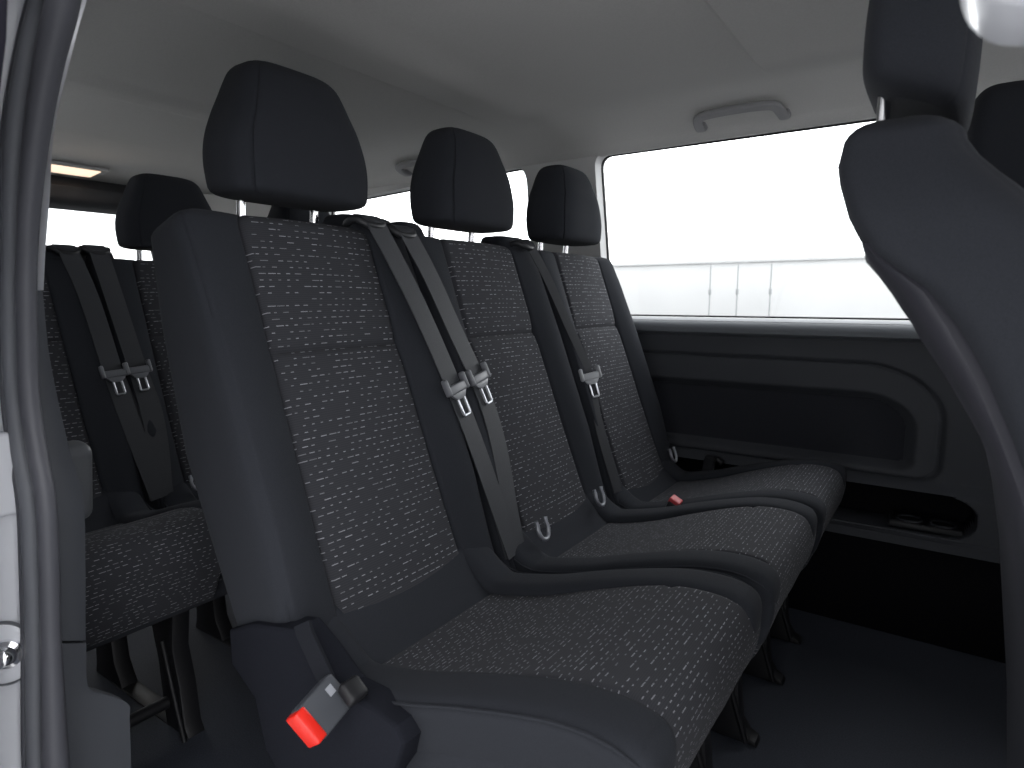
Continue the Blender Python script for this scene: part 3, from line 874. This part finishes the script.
# lower body side below the ledge
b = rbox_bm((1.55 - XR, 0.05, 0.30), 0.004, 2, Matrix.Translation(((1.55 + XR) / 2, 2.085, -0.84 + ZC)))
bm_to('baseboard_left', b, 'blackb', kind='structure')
# tray with two cup wells in the pocket
b = rbox_bm((0.18, 0.085, 0.020), 0.006, 3, Matrix.Translation((0.00, 2.110, -0.647 + ZC)))
tray = bm_to('cup_tray', b, 'blackp', tags=('black tray moulded for cups in the open pocket low on the wall panel', 'cup holder'))
for x in (-0.04, 0.04):
    ringp = [(x + 0.030 * math.cos(a), 2.106 + 0.030 * math.sin(a), -0.637 + ZC) for a in np.linspace(0, 2 * math.pi, 28, endpoint=False)]
    v, f = tube(ringp, 0.004, 8, closed=True); mk('cup_ring', v, f, 'darkp', tray)

# grab handles on the roof edge
def grab(x0, x1, label):
    xm = (x0 + x1) / 2
    r = root('grab_handle', (xm, 2.03, 0.55 + ZC), label, 'grab handle', 'roof grab handles')
    O = np.array([xm, 2.03, 0.55])
    w = (x1 - x0) / 2
    prof = [(-w, 2.092, 0.548), (-w, 2.075, 0.540), (-w + 0.003, 2.040, 0.546), (-w + 0.014, 2.008, 0.556), (-w + 0.05, 1.994, 0.559), (0, 1.990, 0.560), (w - 0.05, 1.994, 0.559), (w - 0.014, 2.008, 0.556), (w - 0.003, 2.040, 0.546), (w, 2.075, 0.540), (w, 2.092, 0.548)]
    path = crom([(xm + p[0], p[1], p[2]) for p in prof], 60) - O
    rings = []
    for i in range(len(path)):
        t = path[min(i + 1, 59)] - path[max(i - 1, 0)]; t /= np.linalg.norm(t)
        nn = np.array([0, -0.35, -0.94]); a = np.cross(t, nn); a /= np.linalg.norm(a); bb = np.cross(a, t)
        rg = []
        for q in np.linspace(0, 2 * math.pi, 24, endpoint=False):
            c_, s_ = math.cos(q), math.sin(q)
            rg.append(path[i] + a * 0.0150 * abs(c_) ** 0.55 * (1 if c_ > 0 else -1) + bb * 0.009 * abs(s_) ** 0.55 * (1 if s_ > 0 else -1))
        rings.append(rg)
    v, f, _ = loft(rings, True, (True, True))[0]
    mk('bar', v, f, 'handle', r, angle=50)
    for sg in (-1, 1):
        m = Matrix.Translation((sg * w, 0.048, 0.004)) @ Matrix.Rotation(-0.65, 4, 'X')
        bm_to('end_cap', rbox_bm((0.034, 0.040, 0.018), 0.008, 3, m), 'handle', r)
    return r
grab(-0.690, -0.440, 'pale grey folding handle above the large side window')
grab(-1.985, -1.735, 'pale grey handle above the rear side window, partly behind the middle headrest')

# unseen bulkhead and near front door, added to cut the light at the front
b = rbox_bm((0.06, 1.9, 1.18), 0.01, 2, Matrix.Translation((1.58, 1.2, 0.59))); bm_to('unseen_front_wall', b, 'darkp', kind='structure')
b = rbox_bm((1.10, 0.06, 0.98), 0.01, 2, Matrix.Translation((1.00, 0.25, 0.49))); bm_to('unseen_front_door', b, 'darkp', kind='structure')
# roof lamp at the rear
lr = root('ceiling_light', (-3.19, 1.185, 0.562 + ZC), 'warm glowing roof lamp at the rear of the cabin above the tailgate window', 'ceiling light')
tilt = Matrix.Rotation(-0.09, 4, 'Y')
b = rbox_bm((0.15, 0.36, 0.014), 0.006, 3, tilt); bm_to('lamp_frame', b, 'trimp', lr)
b = rbox_bm((0.115, 0.30, 0.010), 0.004, 3, Matrix.Translation((0, 0, -0.006)) @ tilt); bm_to('lens', b, 'lamp', lr)['label'] = 'glowing warm lens'
ld = bpy.data.lights.new('roof_lamp', 'AREA'); ld.shape = 'RECTANGLE'; ld.size = 0.11; ld.size_y = 0.28; ld.energy = 0.5; ld.color = (1.0, 0.80, 0.62)
lo_ = bpy.data.objects.new('roof_lamp', ld); COL.objects.link(lo_); lo_.location = (-3.17, 1.24, 0.535 + ZC); lo_.rotation_euler = (0, -0.5, 0); lo_['kind'] = 'helper'

# ------------------------------------------------------------------ door opening at the left
SEAL_MAIN = [(-0.575, 0.262, 0.345), (-0.635, 0.264, 0.305), (-0.674, 0.268, 0.266), (-0.718, 0.269, 0.224), (-0.763, 0.27, 0.168), (-0.803, 0.271, 0.103), (-0.827, 0.272, 0.053), (-0.841, 0.272, 0.01), (-0.856, 0.272, -0.057), (-0.862, 0.271, -0.115), (-0.856, 0.271, -0.174), (-0.845, 0.271, -0.232), (-0.854, 0.271, -0.307), (-0.874, 0.271, -0.415), (-0.889, 0.268, -0.554), (-0.895, 0.267, -0.64), (-0.9, 0.267, -0.731)]
R_MAIN = [0.0132, 0.0132, 0.0132, 0.0124, 0.0113, 0.0104, 0.0096, 0.0098, 0.01, 0.0102, 0.0102, 0.0103, 0.0105, 0.0108, 0.0141, 0.0152, 0.0155]
SEAL_LIP = [(-0.635, 0.253, 0.282), (-0.709, 0.263, 0.273), (-0.753, 0.263, 0.23), (-0.798, 0.264, 0.172), (-0.838, 0.267, 0.106), (-0.862, 0.269, 0.054), (-0.876, 0.268, 0.01), (-0.891, 0.267, -0.059), (-0.897, 0.267, -0.118), (-0.891, 0.266, -0.178), (-0.88, 0.266, -0.237), (-0.889, 0.265, -0.314), (-0.909, 0.265, -0.424), (-0.924, 0.259, -0.564), (-0.93, 0.256, -0.65), (-0.935, 0.255, -0.741)]
R_LIP = [0.007, 0.0077, 0.009, 0.0105, 0.0093, 0.0082, 0.0085, 0.0089, 0.0093, 0.0096, 0.0099, 0.0101, 0.0105, 0.0112, 0.0116, 0.0118]
SEAL_THIN = [(-0.645, 0.249, 0.284), (-0.719, 0.258, 0.274), (-0.763, 0.257, 0.23), (-0.808, 0.256, 0.171), (-0.848, 0.26, 0.106), (-0.872, 0.263, 0.054), (-0.886, 0.262, 0.01), (-0.901, 0.261, -0.059), (-0.907, 0.26, -0.118), (-0.901, 0.259, -0.178), (-0.89, 0.259, -0.237), (-0.899, 0.258, -0.314), (-0.919, 0.257, -0.423), (-0.934, 0.25, -0.563), (-0.94, 0.247, -0.649), (-0.945, 0.246, -0.74)]
R_THIN = [0.0025, 0.0027, 0.0029, 0.003, 0.0032, 0.0033, 0.0033, 0.0034, 0.0035, 0.0035, 0.0035, 0.0036, 0.0037, 0.0038, 0.0038, 0.0039]
BODY_IN = [(-0.66, 0.257, 0.291), (-0.734, 0.266, 0.281), (-0.778, 0.265, 0.235), (-0.823, 0.264, 0.175), (-0.863, 0.268, 0.108), (-0.887, 0.271, 0.055), (-0.901, 0.27, 0.01), (-0.916, 0.268, -0.06), (-0.922, 0.267, -0.12), (-0.916, 0.267, -0.181), (-0.905, 0.266, -0.242), (-0.914, 0.265, -0.32), (-0.934, 0.264, -0.432), (-0.949, 0.257, -0.574), (-0.955, 0.254, -0.661), (-0.96, 0.254, -0.754)]
BODY_OUT = [(-0.7, 0.218, 0.286), (-0.774, 0.223, 0.275), (-0.818, 0.219, 0.23), (-0.863, 0.216, 0.171), (-0.903, 0.216, 0.105), (-0.927, 0.218, 0.054), (-0.941, 0.216, 0.01), (-0.956, 0.213, -0.058), (-0.962, 0.211, -0.117), (-0.956, 0.21, -0.175), (-0.945, 0.21, -0.234), (-0.954, 0.208, -0.309), (-0.974, 0.205, -0.416), (-0.989, 0.196, -0.552), (-0.994, 0.192, -0.636), (-1.0, 0.19, -0.725)]
TRIM_UP_R = [(-0.62, 0.282, 0.29), (-0.694, 0.296, 0.281), (-0.738, 0.295, 0.236), (-0.783, 0.292, 0.175), (-0.823, 0.296, 0.108), (-0.847, 0.296, 0.055), (-0.861, 0.295, 0.01)]
TRIM_UP_L = [(-0.655, 0.287, 0.302), (-0.729, 0.298, 0.291), (-0.773, 0.296, 0.244), (-0.818, 0.294, 0.181), (-0.858, 0.293, 0.111), (-0.882, 0.293, 0.056), (-0.896, 0.292, 0.011)]
TRIM_LO_R = [(-0.951, 0.325, 0.011), (-0.966, 0.33, -0.066), (-0.972, 0.337, -0.134), (-0.966, 0.343, -0.204), (-0.955, 0.349, -0.273), (-0.964, 0.348, -0.362), (-0.984, 0.346, -0.487)]
TRIM_LO_L = [(-0.951, 0.308, 0.011), (-0.966, 0.308, -0.065), (-0.972, 0.307, -0.13), (-0.966, 0.307, -0.196), (-0.955, 0.308, -0.262), (-0.964, 0.307, -0.347), (-0.984, 0.306, -0.468)]
TRIM_FOOT_R = [(-0.98, 0.345, -0.49), (-0.98, 0.341, -0.545), (-0.98, 0.346, -0.564), (-0.98, 0.362, -0.579), (-0.98, 0.392, -0.612), (-0.98, 0.392, -0.639), (-0.98, 0.388, -0.717), (-0.98, 0.379, -0.869)]
TRIM_FOOT_L = [(-0.98, 0.302, -0.469), (-0.98, 0.298, -0.522), (-0.98, 0.296, -0.536), (-0.98, 0.296, -0.542), (-0.98, 0.295, -0.556), (-0.98, 0.293, -0.579), (-0.98, 0.287, -0.648), (-0.98, 0.275, -0.783)]
def W3(P): return [(p[0], p[1], p[2] + ZC) for p in P]
def sweep_tube(name, P, R, mat, parent=None, n=70):
    q = crom([(*p, r) for p, r in zip(W3(P), R)], n)
    v, f = tube([tuple(t[:3]) for t in q], 1.0, 20, taper=[t[3] for t in q], up=(0.3, 1, 0))
    return mk(name, v, f, mat, parent, angle=60, kind='structure')
def band(name, A_, B_, mat, parent=None, th=0.014, bulge=0.004, n=60, tags=None):
    """Solid strip between two edge curves, its face slightly rounded."""
    a = crom(W3(A_), n); c = crom(W3(B_), n); rings = []
    d = np.array([-th, 0.0, 0.0])
    for p, q in zip(a, c):
        rg = []
        for t in np.linspace(0, 1, 9): rg.append(p + (q - p) * t + np.array([bulge * (1 - (2 * t - 1) ** 2) , 0, 0]))
        rg += [q + d, p + d]; rings.append(rg)
    v, f, _ = loft(rings, True, (True, True))[0]
    return mk(name, v, f, mat, parent, angle=40, kind='structure')
dr = bpy.data.objects.new('door_1', None); COL.objects.link(dr); dr['kind'] = 'structure'
sweep_tube('door_seal', SEAL_MAIN, R_MAIN, 'rubber', dr)
sweep_tube('seal_lip', SEAL_LIP, R_LIP, 'rubber2', dr)
sweep_tube('seal_bead', SEAL_THIN, R_THIN, 'rubber', dr)
band('jamb', BODY_IN, BODY_OUT, 'paint', dr, 0.012, 0.006)
# open sliding door parked behind the opening
dpoly = [(-0.625, 0.30), (-0.60, 0.235), (-0.612, 0.20), (-0.63, 0.168), (-0.655, 0.12), (-0.69, 0.02), (-0.73, -0.10), (-0.76, -0.30), (-0.80, -0.60), (-0.82, -0.95), (-1.9, -0.95), (-1.9, 0.38), (-0.70, 0.38)]
d2 = [(x - 0.012, z) for x, z in dpoly]
b = prism_bm(zz(d2), 0.155, 0.185, 'y', 0.006)
sd = bm_to('door_2', b, 'paint', kind='structure', angle=30)
gl = [(-0.640, 0.30), (-0.592, 0.225), (-0.604, 0.195), (-0.625, 0.165), (-0.66, 0.13), (-0.70, 0.10), (-1.75, 0.10), (-1.75, 0.34), (-0.70, 0.34)]
b = prism_bm(zz(gl), 0.190, 0.200, 'y', 0.003)
# glass of the door, on its outer face
gq = bm_to('door_glass', b, 'darkglass', sd, kind='structure')
# striker: round plate with a domed bolt
stk = root('door_striker', (-0.938, 0.241, -0.440 + ZC), 'round metal striker plate with domed bolt on the white door frame', 'door striker')
stk.rotation_euler = (0, 0, math.radians(58))
rings = []
for r_, y in ((0.0, -0.004), (0.030, -0.004), (0.034, -0.002), (0.035, 0.003)):
    rings.append([(r_ * math.cos(a) * 0.9, y, r_ * 1.15 * math.sin(a)) for a in np.linspace(0, 2 * math.pi, 40, endpoint=False)])
v, f, _ = loft(rings, True)[0]; mk('plate', v, f, 'paint', stk)
rings = []
for r_, y in ((0.036, 0.003), (0.0375, -0.001), (0.036, -0.004), (0.0345, -0.003)):
    rings.append([(r_ * math.cos(a) * 0.9, y, r_ * 1.15 * math.sin(a)) for a in np.linspace(0, 2 * math.pi, 40, endpoint=False)])
v, f, _ = loft(rings, True)[0]; mk('plate_rim', v, f, 'midp', stk)
rings = []
for r_, y in ((0.018, -0.003), (0.018, -0.010), (0.013, -0.013), (0.011, -0.020), (0.006, -0.025), (0.0005, -0.026)):
    rings.append([(0.004 + r_ * math.cos(a), y, 0.002 + r_ * math.sin(a)) for a in np.linspace(0, 2 * math.pi, 28, endpoint=False)])
v, f, _ = loft(rings, True, (True, True))[0]; mk('bolt', v, f, 'chrome', stk)['label'] = 'shiny domed bolt'
# latch block higher up the jamb
b = rbox_bm((0.024, 0.05, 0.10), 0.006, 3, Matrix.Translation((-0.905, 0.236, -0.205 + ZC)))
lt = bm_to('door_latch', b, 'paint', tags=('white latch block on the door frame above the round striker', 'latch'))

# inner trims of the pillar: pale above, dark below
band('trim_4', TRIM_UP_R, TRIM_UP_L, 'paint', None, 0.02, 0.003)
band('trim_5', TRIM_LO_R, TRIM_LO_L, 'darkp', None, 0.02, 0.004)
band('trim_6', TRIM_FOOT_R, TRIM_FOOT_L, 'darkp', None, 0.02, 0.003)
# grey block beside the rear seat
b = rbox_bm((0.05, 0.135, 0.135), 0.018, 4, Matrix.Translation((-1.155, 0.367, -0.296 + ZC)) @ Matrix.Rotation(0.18, 4, 'Y'))
bm_to('seat_lever', b, 'midp', tags=('grey plastic block beside the rear row seat, peeking out behind the door pillar', 'lever'), angle=50)
# rounded moulding at the top right, near the eye
pts = crom([(-0.012, 0.35, 0.180), (-0.005, 0.35, 0.140), (0.004, 0.35, 0.124), (0.018, 0.35, 0.117), (0.040, 0.35, 0.118), (0.09, 0.35, 0.14)], 30)
prof = [(p[0], p[2]) for p in pts] + [(0.12, 0.20), (0.20, 0.40), (0.42, 0.46), (0.42, 0.56), (-0.04, 0.56), (-0.02, 0.40)]
b = prism_bm(zz(prof), 0.33, 0.40, 'y', 0.012, 4)
bm_to('pillar_moulding', b, 'paint', kind='structure', angle=60)

# pillar between the near doors, and the roof rail over the door opening with its seal
b = prism_bm(zz([(0.38, -0.98), (0.47, -0.98), (0.46, 0.56), (0.34, 0.56), (0.37, 0.1)]), 0.26, 0.33, 'y', 0.008, 3)
bm_to('trim_7', b, 'rubber', kind='structure')
b = prism_bm([(0.22, 0.40 + ZC), (0.27, 0.36 + ZC), (0.32, 0.38 + ZC), (0.34, 0.50 + ZC), (0.34, 0.62 + ZC), (0.25, 0.62 + ZC), (0.21, 0.52 + ZC)], -0.66, 1.55, 'x', 0.008, 3)
bm_to('trim_8', b, 'paint', kind='structure', angle=50)
v, f = tube([(-0.60, 0.268, 0.372 + ZC), (-0.2, 0.268, 0.352 + ZC), (0.26, 0.268, 0.352 + ZC)], 0.014, 14)
st('trim_9', v, f, 'rubber')

# ------------------------------------------------------------------ outside
b = rbox_bm((160, 110, 0.1), 0, 1, Matrix.Translation((-10, 55.25, -0.55)))
bm_to('ground', b, 'road', kind='structure')
b = rbox_bm((160, 60, 0.1), 0, 1, Matrix.Translation((-10, -29.75, -0.55)))
bm_to('pavement', b, 'asphalt', kind='structure')
bd = root('boundary_wall', (-3, 13, -0.5), 'pale low wall outside the large side window, nearly lost in glare', 'wall')
b = rbox_bm((40, 0.25, 2.20), 0.02, 2, Matrix.Translation((0, 0.125, 1.10))); bm_to('wall_panel', b, 'render', bd)
b = rbox_bm((40, 0.33, 0.06), 0.01, 2, Matrix.Translation((0, 0.125, 2.23))); bm_to('coping', b, 'render', bd, angle=20)
for x, lb in ((-3.95, 'thin pole outside, leftmost of the three seen through the large side window'), (-3.41, 'thin pole outside, middle of the three seen through the large side window'), (-2.79, 'thin pole outside, rightmost of the three seen through the large side window')):
    r = root('pole', (x, 12.8, -0.5), lb, 'pole', 'poles outside')
    v, f = tube([(0, 0, 0), (0, 0, 1.2), (0, 0, 2.15)], 0.012, 10); mk('shaft', v, f, 'polep', r)
    b = rbox_bm((0.05, 0.05, 0.11), 0.01, 2, Matrix.Translation((0, 0, 1.62))); bm_to('box', b, 'polep', r)

# ------------------------------------------------------------------ light and camera
w = bpy.data.worlds.new('sky'); SC.world = w; w.use_nodes = True
bg = w.node_tree.nodes['Background']; bg.inputs[0].default_value = (0.97, 0.98, 1.0, 1)
wn_ = w.node_tree
tc = N(wn_, 'ShaderNodeTexCoord'); dt = N(wn_, 'ShaderNodeVectorMath', operation='DOT_PRODUCT')
d_ = Vector((0.40, 0.85, 0.25)).normalized(); dt.inputs[1].default_value = d_
wn_.links.new(tc.outputs['Generated'], dt.inputs[0])
mr = N(wn_, 'ShaderNodeMapRange'); mr.inputs['From Min'].default_value = -1; mr.inputs['From Max'].default_value = 1
mr.inputs['To Min'].default_value = 0.3; mr.inputs['To Max'].default_value = 5.0          # the bright part of the overcast sky is ahead and to the left
wn_.links.new(dt.outputs['Value'], mr.inputs['Value']); wn_.links.new(mr.outputs[0], bg.inputs[1])

cam = bpy.data.cameras.new('camera'); co = bpy.data.objects.new('camera', cam); COL.objects.link(co); SC.camera = co
f_px = 625.0; pitch = math.atan(85 / 625); head = math.radians(34.536)
cam.sensor_fit = 'HORIZONTAL'; cam.sensor_width = 36.0; cam.lens = f_px / 1024 * 36
co.location = (0, 0, ZC)
co.rotation_euler = (math.pi / 2 - pitch, 0, head)
cam.clip_start = 0.02; cam.clip_end = 400
cam.dof.use_dof = True; cam.dof.focus_distance = 1.25; cam.dof.aperture_fstop = 7.1

SC.view_settings.view_transform = 'Standard'
SC.view_settings.look = 'None'
SC.view_settings.gamma = 1.0
SC.view_settings.use_curve_mapping = False
SC.view_settings.exposure = 0.32
try:
    SC.cycles.use_denoising = True
    SC.cycles.max_bounces = 10
    SC.cycles.diffuse_bounces = 6
    SC.cycles.transparent_max_bounces = 12
except Exception:
    pass
